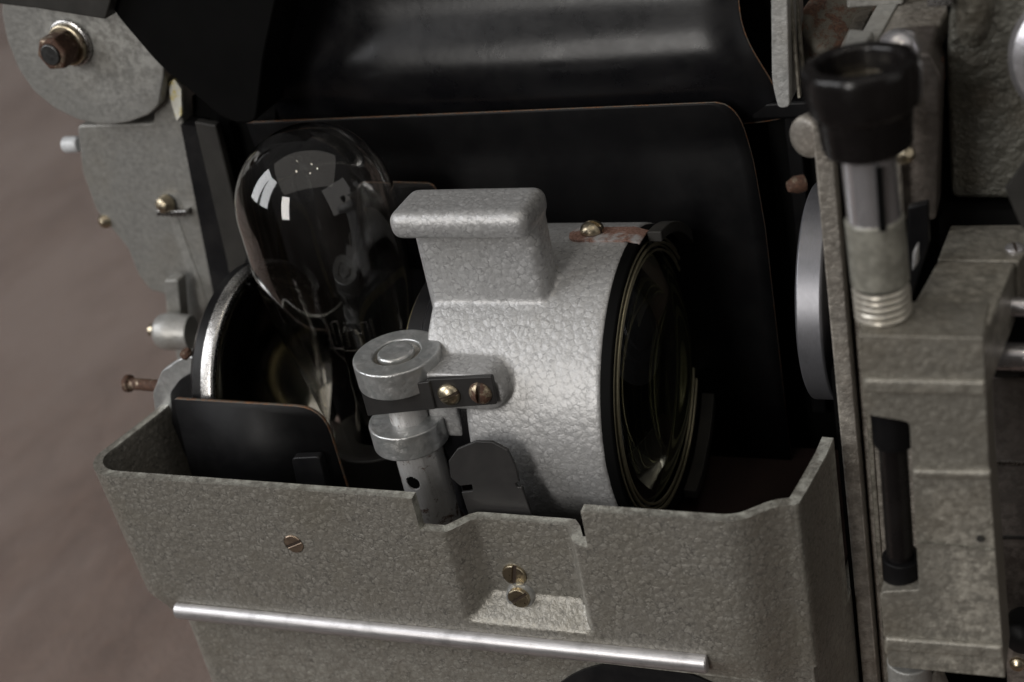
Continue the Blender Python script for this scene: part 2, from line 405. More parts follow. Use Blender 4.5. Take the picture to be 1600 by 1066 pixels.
# flat brass screws
screw(tray, P(459, 850, 'Y', -5.0), (0, -1, 0), .245, 'flat', 'copper', .45, h=.02)
screw(tray, P(804, 898, 'Y', -4.49), (0, -1, 0), .27, 'flat', 'brass', 1.35, h=.05)
screw(tray, P(811, 934, 'Y', -4.68), (0, -1, 0), .245, 'flat', 'brass', .62, h=.05)
mb = MB().lathe([(.36, 0), (.34, .1), (.31, .25), (.285, .30), (.25, .30)], P(811, 937, 'Y', -4.64)+Vector((0, .28, 0)), (0, -1, 0), 40)
build(mb, 'screw_boss', 'silver_edge', tray, bevel=.02)
# tray floor and lower body
mb = MB(); mb.prism([(-11.5, -4.6, -3.9), (3.0, -4.6, -3.9), (4.1, -3.9, -3.9), (4.3, 3, -3.9), (-11.6, 3, -3.9)], (0, 0, -.12))
build(mb, 'tray_floor', 'floor_red', PR)
mb = MB(); mb.prism(rounded([(-11.15, -4.78, -4.0), (2.5, -4.78, -4.0), (3.05, -4.86, -4.0), (3.74, -4.38, -4.0), (4.04, -4.33, -4.0), (4.42, -2.2, -4.0), (4.42, 3, -4.0), (-11.15, 3, -4.0)], [.5, .1, .3, .2, .03, 0, 0, 0]), (0, 0, -9.8))
body = build(mb, 'lower_body', 'grey', PR, bevel=.05)
mb = MB().lathe([(2.9, 0), (2.9, .10), (2.75, .14), (2.2, .14)], P(1010, 1033, 'Y', -4.8)+Vector((0, .06, -2.95)), (0, -1, 0), 96)
build(mb, 'round_cover', 'black', body)

# hinge boss at the tray's left corner, pin, small rusty screw
mb = MB()
c0 = P(268, 600, 'Y', -2.3)
mb.prism(rounded(pp([(243, 655), (238, 615), (252, 580), (282, 560), (312, 556), (312, 640), (330, 700), (262, 700)], 'Y', -2.1), .12), (0, .22, 0))
build(mb, 'hinge_lug', 'silver_edge', PR, bevel=.12, seg=4)
mb = MB(); mb.prism(rounded(pp([(268, 612), (282, 592), (306, 578), (318, 640), (372, 760), (292, 760), (272, 670)], 'Y', -2.14), .1), (0, -.06, 0))
build(mb, 'hinge_plate', 'black', PR)
a = P(196, 599, 'Y', -1.75); b = P(250, 603, 'Y', -1.75)
mb = MB().lathe([(.17, 0), (.22, .03), (.22, .15), (.16, .18), (.15, .2), (.15, 1.3)], a, b-a, 32)
build(mb, 'hinge_pin', 'rusted', PR, bevel=.02)
a = P(291, 553, 'Y', -2.0)
mb = MB().lathe([(.05, .1), (.13, .08), (.16, 0), (.13, -.08), (.10, -.2)], a, (-.3, -.3, 1), 24)
build(mb, 'rusty_screw', 'rusted', PR)

# black baffle plate standing in the tray
pl = rounded(pp([(272, 622), (505, 636), (548, 775), (560, 850), (330, 850), (300, 740)], 'Y', -3.0), [.1, .7, .2, 0, 0, .1])
mb = MB().prism(pl, (0, .001, 0)); mb = MB().add(pl, [tuple(range(len(pl)))])
shield = build(mb, 'baffle_plate', 'black_soft', PR, solid=.09, rim='rust_edge', solid_off=0)
pl = rounded(pp([(455, 716), (499, 714), (520, 800), (472, 800)], 'Y', -3.35), [.12, .12, 0, 0])
mb = MB().prism(pl, (0, .22, 0)); build(mb, 'stop_tab', 'black', shield, bevel=.03)
# lining of the tray's left end: dark inner wall ribs
pl = pp([(300, 640), (322, 640), (352, 760), (328, 760)], 'Y', -1.9)
build(MB().prism(pl, (0, .3, 0)), 'inner_rib', 'charcoal', PR, bevel=.04)

# ------------------------------------------------------------------ reflector mirror
ctr = Vector((-9.75, -.15, -.15)); Rm = 2.72
mb = MB()
prof = [(Rm, 0), (Rm+.02, -.55), (Rm-.2, -.75), (Rm-.9, -1.1), (1.0, -1.45), (.1, -1.55), (.1, -1.5), (1.0, -1.38), (Rm-.9, -1.0), (Rm-.36, -.55), (Rm-.30, -.1), (Rm-.12, .0)]
mb.lathe(prof[:6], ctr, (1, .0, -.03), 96); mb.f = mb.f[:-2]
refl = build(mb, 'reflector', 'black_sheen', PR)
mb = MB().lathe([(Rm+.03, .02), (Rm+.07, -.05), (Rm+.07, -.30), (Rm-.02, -.34), (Rm-.14, -.34), (Rm-.14, -.05), (Rm-.10, .02)], ctr, (1, .0, -.03), 128, closed=True)
build(mb, 'reflector_rim', 'rim_metal', refl, bevel=.03)
mb = MB(); pf = [(Rm-.15, -.10)]
for k in range(24):
    r = (Rm-.3)*(1-k/24); pf.append((r, -.25-1.05*(1-(r/Rm)**2)))
mb.lathe(pf, ctr, (1, -.05, .05), 96); mb.f = mb.f[:-2]
build(mb, 'mirror', 'mirror', refl)
mb = MB().tube([P(392, 447, 'X', -10)+Vector((0, -.05, .05)), P(380, 440, 'X', -10)+Vector((-.3, 0, .12))], .13); build(mb, 'clip', 'black_sheen', refl)

# ------------------------------------------------------------------ black shells of the lamphouse
def sheet(name, pts, y, mat='black', t=.10, rim='rust_edge', par=PR, r=.0, parent=None):
    pl = rounded(pp(pts, 'Y', y), r); return build(MB().add(pl, [tuple(range(len(pl)))]), name, mat, par, solid=t, rim=rim, solid_off=0)
# inner panel, bent along its length: grid between top edge and bottom
xl, xr = -10.3, 2.05
ol = [(xl, -4), (xl, 5.42), (1.5, 5.42)]
for k in range(1, 9): a = k/8*PI/2*.85; ol.append((1.5+.55*math.sin(a), 5.42-.8*(1-math.cos(a))))
ol += [(2.18, 3.9), (2.28, 2.6), (2.3, -4)]
def hy(z): return 2.5+.02*z*z if z > 0 else 2.5
cx = [p for p in ol]
rows = []
zlv = [5.42-.05*k for k in range(0, 30)]+[3.8, 3.2, 2.4, 1, -1, -4]
def xright(z):
    pr = ol[2:]
    for (xa_, za_), (xb_, zb_) in zip(pr, pr[1:]):
        if zb_ <= z <= za_ and za_ > zb_: return xa_+(xb_-xa_)*(za_-z)/(za_-zb_)
    return 2.3 if z < 0 else 1.5
for z in zlv:
    xr_ = xright(z); rows.append([(xl+(xr_-xl)*i/40, 2.5+.10*sm((5.42-z)/1.2)-.10*sm((4.6-z)/1.4), z) for i in range(41)])
build(MB().grid(rows), 'heat_shield', 'black_soft', PR, solid=.07, rim='rust_edge', solid_off=0)
# lid: bulging pressed sheet over the lamphouse
rows = []
for (y_, z) in ((3.2, 4.6), (2.95, 5.1), (2.75, 5.6), (2.64, 6.1), (2.62, 6.5), (2.74, 6.9), (2.98, 7.3), (3.2, 7.7), (3.25, 8.3), (3.2, 9.2), (3.6, 11)):
    row = []
    for i in range(49):
        t = i/48; xr_ = 2.05+.75*sm((7.4-z)/2.4); x_ = -10.2+(xr_+10.2)*t
        edge = max(0, (t-.93)/.07)
        bow = .10*math.sin(x_*.35+z)
        lf = sm((-6.2-x_)/3.0)
        row.append((x_, y_+.25*edge**2+bow*.6+.35*lf*(1-abs(z-7)/4), z))
    rows.append(row)
lid = build(MB().grid(rows), 'lid', 'black_sheen', PR, solid=.08, rim='rust_edge', solid_off=0)
lid.modifiers.new('s', 'SUBSURF').levels = 1
# end plate of the lid
pl = rounded(pp([(150, -40), (178, 20), (250, 105), (300, 145), (345, 183), (372, 194), (400, 192), (412, 90), (440, -40)], 'Y', 1.3), [0, .3, .5, .3, .5, .3, .3, .3, 0])
build(MB().prism(pl, (0, 1.4, 0)), 'lid_end_plate', 'black_dull', PR, bevel=.06)
pl = pp([(-30, -30), (-30, 0), (0, 7), (60, 14), (165, 31), (182, -30)], 'Y', 1.0)
build(MB().prism(pl, (0, 1.5, 0)), 'lid_lip', 'charcoal', PR, bevel=.05)
# lamphouse back wall & side
build(MB().box(-11.2, 4.45, 4.6, 4.75, -10, 9), 'back_wall', 'black_dull', PR)
build(MB().box(-11.2, -11.05, 2.8, 4.6, -4, 5.3), 'end_wall', 'black_dull', PR)
# small blackened plate behind the bulb with a rusty corner
sheet('rear_baffle', [(560, 283), (680, 286), (700, 420), (560, 420)], 1.9, 'black', .08, r=.25)
# dark bulkhead right of the heat shield
build(MB().box(2.3, 4.47, 3.6, 3.8, -14, 5.6), 'bulkhead', 'black_dull', PR)
build(MB().prism(pp([(300, 150), (430, 150), (430, 600), (335, 600)], 'Y', 3.0), (0, .2, 0)), 'lining', 'black_dull', PR)
build(MB().box(4.40, 4.50, -1.9, 4, -14, 1.5), 'lining', 'black_dull', PR)
build(MB().box(2.1, 4.4, 3.0, 3.3, 4.75, 5.15), 'cross_bar', 'black_soft', PR, bevel=.08)
build(MB().box(2.75, 3.1, 3.2, 3.5, -3, 4.9), 'upright_bar', 'black_soft', PR, bevel=.05)

# ------------------------------------------------------------------ castings left
Y1 = 2.2
pts = [(-40, -60), (8, -40), (2, 20), (10, 62), (28, 108), (52, 143), (85, 170), (120, 187), (160, 197), (200, 192), (232, 180), (248, 165), (256, 120), (256, -60)]
cst = build(MB().prism(rounded(pp(pts[1:], 'Y', Y1), .12), (0, 1.2, 0)), 'round_casting', 'pale', PR, bevel=.06)
c0 = P(112, 66, 'Y', Y1); nrm = Vector((0, -1, 0))
build(MB().lathe([(.60, 0), (.60, .10), (.52, .14)], c0, nrm, 48), 'washer', 'rim_metal', cst, bevel=.02)
build(MB().lathe([(.52, .14), (.52, .24), (.46, .27)], c0, nrm, 48), 'washer', 'brass', cst, bevel=.02)
build(MB().lathe([(.45, .26), (.45, .80), (.40, .86), (.34, .86)], c0, nrm, 6), 'nut', 'rusted', cst, bevel=.05)
build(MB().cyl(c0+nrm*.3, c0+nrm*.92, .27), 'bolt', 'bolt_end', cst, bevel=.04)
Y2 = 2.55
pts = [(120, 196), (240, 192), (240, 112), (252, 100), (268, 118), (284, 185), (330, 330), (348, 400), (368, 520), (380, 640), (290, 640), (268, 520), (262, 500), (258, 460), (235, 455), (215, 430), (200, 390), (180, 365), (150, 330), (128, 270)]
arm = build(MB().prism(rounded(pp(pts, 'Y', Y2), .15), (0, 1.0, 0)), 'side_casting', 'pale', PR, bevel=.07)
pl = pp([(262, 130), (272, 124), (283, 140), (284, 180), (276, 190), (268, 165)], 'Y', Y2-.06)
build(MB().prism(pl, (0, .1, 0)), 'paint_chip', 'chipped', arm, bevel=.02)
pl = pp([(262, 335), (276, 335), (340, 520), (326, 520)], 'Y', Y2-.02)
build(MB().prism(pl, (0, .1, 0)), 'raised_rib', 'pale', arm, bevel=.02)
c = P(108, 226, 'Y', Y2+.3)
build(MB().lathe([(.18, 0), (.22, .1), (.22, .45), (.10, .55)], c+Vector((.35, 0, 0)), (-1, 0, 0), 24), 'stud', 'white_stud', arm, bevel=.02)
c = P(176, 341, 'Y', Y2+.2)
build(MB().lathe([(.10, -.3), (.12, .1), (.20, .12), (.20, .25), (.14, .36), (.04, .40)], c, (-.6, -.8, 0), 24), 'screw', 'brass', arm)
c = P(262, 317, 'Y', Y2-.05)
build(MB().lathe([(.24, 0), (.24, .12), (.18, .26), (.05, .32)], c, (-.2, -1, .1), 24), 'screw', 'brass', arm)
pl = pp([(244, 330), (290, 330), (290, 339), (244, 338)], 'Y', Y2-.25)
build(MB().prism(pl, (0, .3, 0)), 'ledge', 'rim_metal', arm, bevel=.02)
c = P(262, 518, 'Y', 1.4)
build(MB().lathe([(.10, -.36), (.30, -.33), (.44, -.22), (.50, -.02), (.50, .2), (.46, .7)], c, (1, .15, -.1), 40), 'round_boss', 'latchgrey', arm, bevel=.03)
c = P(240, 516, 'Y', 1.4)
build(MB().lathe([(.06, -.14), (.16, -.1), (.20, 0), (.20, .2)], c, (1, .15, -.1), 24), 'brass_plug', 'brass', arm)
pl = rounded(pp([(210, 380), (262, 400), (262, 445), (235, 440)], 'Y', Y2+1.4), .3)
build(MB().prism(pl, (0, .5, 0)), 'rear_lobe', 'pale', arm, bevel=.05)
pl = rounded(pp([(256, 438), (278, 438), (285, 520), (262, 520)], 'Y', 1.9), .1)
build(MB().prism(pl, (0, .4, 0)), 'bracket', 'pale', arm, bevel=.06)
# dark channel beside the casting
pl = pp([(282, 195), (306, 198), (366, 430), (386, 520), (345, 520)], 'Y', 2.4)
build(MB().prism(pl, (0, .5, 0)), 'channel_web', 'black', PR)
pl = pp([(303, 190), (337, 196), (392, 420), (420, 560), (385, 560), (352, 400)], 'Y', 2.2)
build(MB().prism(pl, (0, .25, 0)), 'channel_flange', 'charcoal', PR, bevel=.05)
pl = pp([(380, 415), (392, 380), (410, 470), (396, 445)], 'Y', 1.0)
build(MB().prism(pl, (0, .15, 0)), 'lamp_clip', 'black', PR, bevel=.02)

# ------------------------------------------------------------------ projector bulb (lifts out of its socket)
BX, BY = -7.36, 0.0
bulb = empty('projector_bulb', (BX, BY, -3.6), 'clear glass bulb standing between the round mirror and the silver lens housing', 'bulb')
zt = 6.22; r0 = 1.83
outer = []
for k in range(25):
    a = PI/2*k/24; outer.append((max(.001, r0*math.sin(a)), zt-r0*1.02+r0*1.02*math.cos(a)))
zc_ = zt-r0*1.02
for k in range(1, 25):
    t = k/24; z = zc_-t*6.3; outer.append((r0-.64*sm((zc_-z-1.2)/4.8), z))
inner = [(max(.0005, (r0-.04)*math.sin(PI/2*k/24)), zc_+(r0*1.02-.04)*math.cos(PI/2*k/24)) if k <= 24 else (r-.04, z) for k, (r, z) in enumerate(outer)]
mb = MB().lathe(outer+inner[::-1], (BX, BY, 0), (0, 0, 1), 96); mb.f = mb.f[:-2]
env = build(mb, 'glass_envelope', 'glass', bulb, ang=60)
mb = MB().lathe([(.02, 1.2), (.18, 1.1), (.30, .7), (.34, -.9), (.6, -1.9)], (BX, BY, 0), (0, 0, 1), 40)
build(mb, 'glass_stem', 'glass', bulb)
for sx in (-1, 1):
    build(MB().tube([(BX+sx*.3, BY, -1.8), (BX+sx*.32, BY, .1), (BX+sx*.62, BY, .45), (BX+sx*.62, BY, 1.35)], .035), 'support_wire', 'filament', bulb)
mb = MB()
pts = []
for k in range(240):
    seg = k//40; t = (k % 40)/40; xx = BX-.5+.2*seg; up = t if seg % 2 == 0 else 1-t
    pts.append((xx+.03*math.cos(k*1.3), BY+.03*math.sin(k*1.3), 0.6+up*.65))
build(mb.tube(pts, .010, 5), 'filament', 'filament', bulb)
build(MB().cyl((BX-.7, BY, 0.5), (BX+.7, BY, 0.5), .03), 'support_bar', 'filament', bulb)
build(MB().cyl((BX, BY, -3.85), (BX, BY, -1.9), 1.32), 'metal_base', 'black_metal', bulb, bevel=.06)
build(MB().cyl((BX, BY, -3.88), (BX, BY, -3.0), 1.75), 'lamp_socket', 'black_metal', PR, bevel=.1)

# ------------------------------------------------------------------ condenser unit
CU = empty('condenser_unit', (-2, 0, -3.6), 'silver hammertone lens housing with a lift handle on top, in the middle', 'lens housing')
RD = 3.42
mb = MB()
pf = [(RD-.35, -4.05), (RD-.02, -3.95), (RD, -3.6), (RD, -.02), (RD-.02, 0), (RD-.3, 0)]
mb.lathe([(RD-.5, -4.0)]+pf+[(RD-.4, -.10), (RD-.5, -3.9)], (0, 0, 0), (1, 0, 0), 128, closed=True)
# handle: cap and neck
zt = 5.05
ym = -2.28
capA = P(607, 348, 'Y', ym); 
x0, x1 = P(603, 350, 'Y', ym).x, P(826, 368, 'Y', ym).x
zc0 = P(700, 345, 'Y', ym).z
capT = zc0+.14; yb = -.95
def rbox(x0, x1, y0, y1, z0, z1, rr, n=6):
    """box with rounded edges on all sides"""
    vs = []; fs = []; N = 4*(n+1)
    def ringpts(ins, z):
        out = []
        for (cx_, cy_, a0_) in ((x1-rr, y1-rr, 0), (x0+rr, y1-rr, 90), (x0+rr, y0+rr, 180), (x1-rr, y0+rr, 270)):
            for k in range(n+1):
                a = math.radians(a0_+90*k/n); out.append((cx_+(rr-ins)*math.cos(a), cy_+(rr-ins)*math.sin(a), z))
        return out
    lay = []
    for k in range(n+1): a = PI/2*k/n; lay.append((rr*(1-math.sin(a))*.98, z0+rr*(1-math.cos(a))))
    for k in range(n+1): a = PI/2*k/n; lay.append((rr*(1-math.cos(a))*.98, z1-rr*(1-math.sin(a))))
    for ins, z in lay: vs += ringpts(ins, z)
    for i_ in range(len(lay)-1):
        for k in range(N): fs.append((i_*N+k, i_*N+(k+1) % N, (i_+1)*N+(k+1) % N, (i_+1)*N+k))
    fs.append(tuple(range(N-1, -1, -1))); fs.append(tuple(range((len(lay)-1)*N, len(lay)*N)))
    mb.add(vs, fs)
rbox(x0, x1, ym-.02, yb+.05, capT-.62, capT, .24)
rbox(x0+.24, x1-.06, ym+.46, yb+.02, 1.9, capT-.2, .24)
# hinge lugs: rings and arm
HY = -2.98
HX = P(619, 550, 'Y', HY).x; zt1 = P(619, 550, 'Y', HY).z
zr2 = P(634, 651, 'Y', HY).z
h1 = .62; h2 = .60
for i_, q in enumerate(mb.v):
    if q.x < -3 and q.y < -1.6 and q.z < 1.55 and math.hypot(q.y, q.z) < RD+.01: q.x += .95
mb.box(HX+.3, HX+1.05, -2.9, -2.1, zr2-h2+.06, zr2+.5)
YL = -3.42; za_, zb_ = P(740, 641, 'Y', YL).z, P(740, 586, 'Y', YL).z; xe_ = P(784, 600, 'Y', YL).x
rl_ = (zb_-za_)/2
mb.box(xe_-1.75, xe_-rl_, YL, -2.3, za_, zb_)
mb.lathe([(rl_, 0), (rl_, 1.2)], (xe_-rl_, YL, (za_+zb_)/2), (0, 1, 0), 32)
hsg = build(mb, 'cast_housing', 'silver', CU, voxel=.045, smooth=14)
mr = MB().lathe([(.95, 0), (.95, -h1), (.52, -h1), (.52, 0)], (HX, HY, zt1), (0, 0, 1), 96, closed=True)
build(mr, 'hinge_ring', 'silver_edge', hsg, bevel=.045, seg=3)
mr = MB().lathe([(.85, 0), (.85, -h2), (.3, -h2), (.3, 0)], (HX-.16, HY, zr2), (0, 0, 1), 96, closed=True)
build(mr, 'hinge_ring', 'silver_edge', hsg, bevel=.045, seg=3)
# recessed pin head in the upper ring
mb = MB().lathe([(.56, -.02), (.56, .012), (.50, .014)], (HX, HY, zt1-.0), (0, 0, 1), 40)
build(MB().cyl((HX, HY, zt1-.35), (HX, HY, zt1-.13), .53), 'pin_seat', 'warm', hsg)
build(MB().cyl((HX-.1, HY, zr2-.3), (HX-.05, HY, zt1-.4), .42), 'hinge_pin', 'steel', hsg)
build(MB().lathe([(.40, -.12), (.40, -.01), (.36, .03), (.2, .04)], (HX-.02, HY, zt1), (0, 0, 1), 48), 'pin_head', 'silver_edge', hsg, bevel=.02)
# retaining ring and lens
FX = .30
mb = MB().lathe([(RD-.04, FX-.40), (RD-.03, FX-.10), (RD-.07, FX-.06), (RD-.13, FX-.06), (RD-.20, FX-.14), (RD-.28, FX-.30), (RD-.42, FX-.34), (RD-.42, FX-.44)], (0, 0, 0), (1, 0, 0), 128, closed=True)
ring = build(mb, 'lens_ring', 'black_dull', CU, bevel=.02)
def arcring(r_in, r_out, x0, x1, a0, a1, n=90):
    m = MB(); vs = []; fs = []
    for i in range(n+1):
        a = a0+(a1-a0)*i/n; c_, s_ = math.cos(a), math.sin(a)
        for (r, x_) in ((r_out, x0), (r_out, x1), (r_in, x1), (r_in, x0)): vs.append((x_, c_*r, s_*r))
    for i in range(n):
        for k in range(4): fs.append((i*4+k, i*4+(k+1) % 4, (i+1)*4+(k+1) % 4, (i+1)*4+k))
    fs += [(3, 2, 1, 0), (n*4, n*4+1, n*4+2, n*4+3)]
    return m.add(vs, fs)
R0 = math.radians
build(arcring(RD-.22, RD+.02, FX-.02, FX+.30, R0(-8), R0(84)), 'front_flange', 'charcoal', CU, bevel=.03)
build(arcring(RD-.22, RD+.02, FX-.02, FX+.30, R0(-88), R0(-13)), 'front_flange', 'charcoal', CU, bevel=.03)
build(arcring(RD-.22, RD-.05, FX-.02, FX+.16, R0(-14), R0(-7), 12), 'flange_bridge', 'black_metal', CU)
for (r_, x_, w_) in ((RD-.33, FX-.14, .028), (RD-.44, FX-.10, .035), (RD-.50, FX-.16, .025), (RD-.60, FX-.13, .03)):
    mb = MB().lathe([(r_+w_*math.cos(2*PI*k/10), x_+w_*math.sin(2*PI*k/10)) for k in range(10)], (0, 0, 0), (1, 0, 0), 160, closed=True)
    build(mb, 'retaining_wire', 'yellow_wire', ring, ang=80)
def lens(name, R_, xc, sag_f, sag_b, par, mat='lens'):
    pf = []
    for k in range(33): r = R_*k/32; pf.append((max(r, .001), xc+sag_f*(1-(r/R_)**2)))
    for k in range(32, -1, -1): r = R_*k/32; pf.append((max(r, .001), xc-.35-sag_b*(1-(r/R_)**2)))
    return build(MB().lathe(pf, (0, 0, 0), (1, 0, 0), 128), name, mat, par, ang=50)
pf = []
for k in range(49): rr_ = (RD-.64)*k/48; pf.append((max(rr_, .001), FX-.22+.60*(1-(rr_/(RD-.64))**2)))
for k in range(120, -1, -1):
    rr_ = (RD-.64)*k/120; pf.append((max(rr_, .001), FX-.62-.10*(1-(rr_/2.8)**2)))
build(MB().lathe(pf, (0, 0, 0), (1, 0, 0), 160), 'front_lens', 'lens', CU, ang=60)
# condenser throat seen through the glass
pf = []
for k in range(140):
    t = k/139; rr_ = 2.74-2.3*t
    pf.append((rr_, FX-.80-.70*t**1.15))
pf2 = [(rr_, x_-.12) for rr_, x_ in pf[::-1]]
build(MB().lathe(pf+pf2, (0, 0, 0), (1, 0, 0), 128, closed=True), 'conical_throat', 'throat', hsg, ang=80)
for k, (rr_, w_) in enumerate(((2.62, .045), (2.40, .03), (2.20, .045), (1.98, .03), (1.75, .04), (1.50, .03), (1.22, .04), (.92, .03), (.60, .035))):
    t = (2.74-rr_)/2.3; x_ = FX-.80-.70*t**1.15+.01
    mb = MB().lathe([(rr_+w_*math.cos(2*PI*q/14), x_+w_*math.sin(2*PI*q/14)) for q in range(14)], (0, 0, 0), (1, 0, 0), 160, closed=True)
    build(mb, 'throat_ring', 'throat_ring', hsg, ang=90)
build(MB().lathe([(RD-.55, FX-.6), (RD-.55, -3.95), (RD-.62, -3.95), (RD-.62, FX-.6)], (0, 0, 0), (1, 0, 0), 96, closed=True), 'inner_barrel', 'black_sheen', hsg)
# rear barrel
build(MB().lathe([(2.62, -3.9), (2.62, -4.5), (2.45, -4.6), (2.45, -4.95), (2.38, -5.0)], (0, 0, 0), (1, 0, 0), 96), 'rear_barrel', 'black', CU, bevel=.03)
build(MB().lathe([(2.36, -4.8), (2.36, -5.02), (2.1, -5.02), (1.9, -4.9), (1.9, -4.8)], (0, 0, 0), (1, 0, 0), 96, closed=True), 'mirror_fill_ring', 'oldbrass', CU)  # unseen brass ring, added to brighten what the mirror dish reflects
lens('small_rear_lens', 1.95, -4.5, -.1, .35, CU)
# rust bloomed shim with screw on the top
c0 = P(928, 366, 'Y', -.95); 
def ontop(px, py, lift=.0):
    # point of the photograph on the drum's cylinder
    r = R @ Vector(((px-800)/F, (py-533)/F, 1.0)); A = r.y**2+r.z**2; B = 2*(CAM.y*r.y+CAM.z*r.z); C_ = CAM.y**2+CAM.z**2-(RD+lift)**2
    disc = max(B*B-4*A*C_, 0); t = (-B-math.sqrt(disc))/(2*A); return CAM+r*t
e0 = ontop(890, 368); e1 = ontop(985, 372)
rows = []
ang = math.atan2(ontop(935, 367).y, ontop(935, 367).z)
xa, xb = e0.x, -.08
for i in range(25):
    t = i/24; x_ = xa+(xb-xa)*t; hw = .36*math.sqrt(max(0, 1-max(0, (.22-t)/.22)**2)) if t < .22 else .36
    rows.append([(x_, (RD+.05)*math.sin(ang+s_*hw/RD*1.0), (RD+.05)*math.cos(ang+s_*hw/RD)) for s_ in [-1+k/5 for k in range(11)]])
build(MB().grid(rows), 'shim', 'shim', CU, solid=.09, bevel=.03, solid_off=1)
rows = []
for i in range(6):
    x_ = -.10+.36*i/5
    rows.append([(x_, (RD+.07-.02*i)*math.sin(ang+s_*.36/RD), (RD+.07-.02*i)*math.cos(ang+s_*.36/RD)) for s_ in [-1+k/5 for k in range(11)]])
build(MB().grid(rows), 'lens_clamp', 'shim', CU, solid=.05, bevel=.02, solid_off=1)
sc_ = ontop(926, 366); nn = Vector((0, sc_.y, sc_.z)).normalized()
screw(CU, sc_+nn*.10, nn, .26, 'round', 'brass', 1.2, h=.2)
# black clip plate with two round head screws
py_ = -3.57
pl = rounded(pp([(664, 594), (768, 589), (776, 632), (668, 640)], 'Y', py_), .05)
clip = build(MB().prism(pl, (0, .12, 0)), 'clip_plate', 'black_metal', CU, bevel=.015)
screw(clip, P(702, 616, 'Y', py_-.0), (0, -1, 0), .25, 'round', 'brass', .35, h=.17)
screw(clip, P(751, 614, 'Y', py_-.0), (0, -1, 0), .25, 'round', 'brass_rusty', 1.45, h=.17)
ys = -3.60
s0 = P(565, 608, 'Y', ys); s1 = P(669, 596, 'Y', ys); s2 = P(669, 638, 'Y', ys); s3 = P(572, 649, 'Y', ys)
pathx = [s0+Vector((-.12, 1.0, .05)), s0+Vector((-.04, .2, 0)), s0, s1, s1+Vector((.04, .10, 0))]
hh = (s0-s3).length
rows = [[p, p-Vector((0, 0, hh*.5)), p-Vector((0, 0, hh))] for p in pathx]
build(MB().grid(rows), 'spring_strap', 'black_metal', clip, solid=.05, bevel=.02, solid_off=0, ang=20)
# rounded black spring tab in front of the drum
yt = -4.05
pts = [(705, 745), (700, 722), (712, 706), (740, 696), (765, 697), (790, 708), (804, 730), (812, 752), (806, 754), (809, 760), (816, 760), (845, 840), (745, 840), (722, 768), (740, 766), (738, 756), (720, 758)]
pl = pp(pts, 'Y', yt)
for q in pl:
    q.y += .22*max(0, (q.z-P(760, 745, 'Y', yt).z))   # the round head leans back
build(MB().add(pl, [tuple(range(len(pl)))]), 'spring_tab', 'black_metal', CU, solid=.08, solid_off=0, bevel=.015)
tb = [P(712, 745, 'Y', -3.8), P(722, 790, 'Y', -3.8), P(745, 815, 'Y', -3.8), P(765, 850, 'Y', -3.8)]
build(MB().tube(tb, .09), 'spring_wire', 'black_sheen', CU)

# ------------------------------------------------------------------ hinge post of the projector
PZ = zr2-h2+.05
nsx = 64
rows = []
mbp = MB()
hz = P(646, 754, 'Y', HY-.5).z; hx = P(646, 754, 'Y', HY-.5).x
rp = .54; PXo = HX-.07
tha = math.asin(max(-.9, min(.9, (hx-HX+.07)/.54)))
for i in range(141):
    z = PZ+(-3.2-PZ)*i/60 if False else PZ-.03*i
    row = []
    for k in range(193):
        th = -PI+2*PI*k/192          # th = 0 faces the camera side (-Y)
        rr = rp
        # flat milled on the right front
        fl = math.cos(th-R0(50))
        if fl > .95: rr = min(rr, rp*.96/fl)
        dd = math.hypot((th-tha)*rp, z-hz)
        if dd < .165: rr -= .40*sm((.165-dd)/.03)
        row.append((PXo+rr*math.sin(th), HY-rr*math.cos(th), z))
    rows.append(row)
post = build(MB().grid(rows), 'hinge_post', 'steel', PR, ang=45)


build(MB().cyl((PXo+.47*math.sin(tha), HY-.47*math.cos(tha), hz), (PXo+.52*math.sin(tha), HY-.52*math.cos(tha), hz), .145), 'hole_shade', 'black_dull', post)  # black disc puts the shade into the dent of the post

# ------------------------------------------------------------------ partition on the right
pl = rounded(pp([(1262, 170), (1272, 163), (1291, 176), (1345, 500), (1345, 560)], 'Y', -2.0)[:3]+[Vector((4.86, -2, -14)), Vector((4.52, -2, -14))], [.15, .1, .1, 0, 0])
xL, xR_ = 4.47, 4.80
zT = P(1270, 168, 'Y', -2).z
part = build(MB().prism(rounded([(xL, -2, zT), (xR_, -2, zT), (xR_+.06, -2, -14), (xL+.06, -2, -14)], [.12, .05, 0, 0]), (0, 7, 0)), 'partition_plate', 'warm', PR, bevel=.05)
build(MB().lathe([(.40, -.5), (.40, .0), (.34, .08), (.2, .11)], P(1262, 214, 'Y', -1.75), (-.5, -1, .1), 40), 'rounded_lug', 'warm', part, bevel=.06)
build(MB().box(4.86, 5.9, -1.65, -1.4, -14, 7.0), 'partition_face', 'warm', PR, bevel=.04)
build(MB().box(4.97, 5.07, -1.72, -1.6, -14, 7.4), 'face_rib', 'olive', PR, bevel=.03)
build(MB().lathe([(.05, 0), (.16, .03), (.17, .2), (.10, .35)], P(1259, 285, 'Y', -1.2), (-.8, -.5, 0), 24), 'rusty_stud', 'rusted', part)
# turned disc peeping out from behind the plate
dp = P(1236, 500, 'X', 3.45); RDs = 2.35
dcy, dcz = dp.y+RDs*.985, dp.z-.62
disc = build(MB().lathe([(.6, -.25), (1.0, -.25), (1.05, -.1), (1.5, -.16), (1.55, 0), (1.9, -.02), (1.95, .06), (RDs-.1, .0), (RDs, .05), (RDs, .52), (RDs-.05, .56), (.1, .56)], (3.5, dcy, dcz), (1, 0, 0), 128), 'turned_disc', 'disc', PR, bevel=.02)

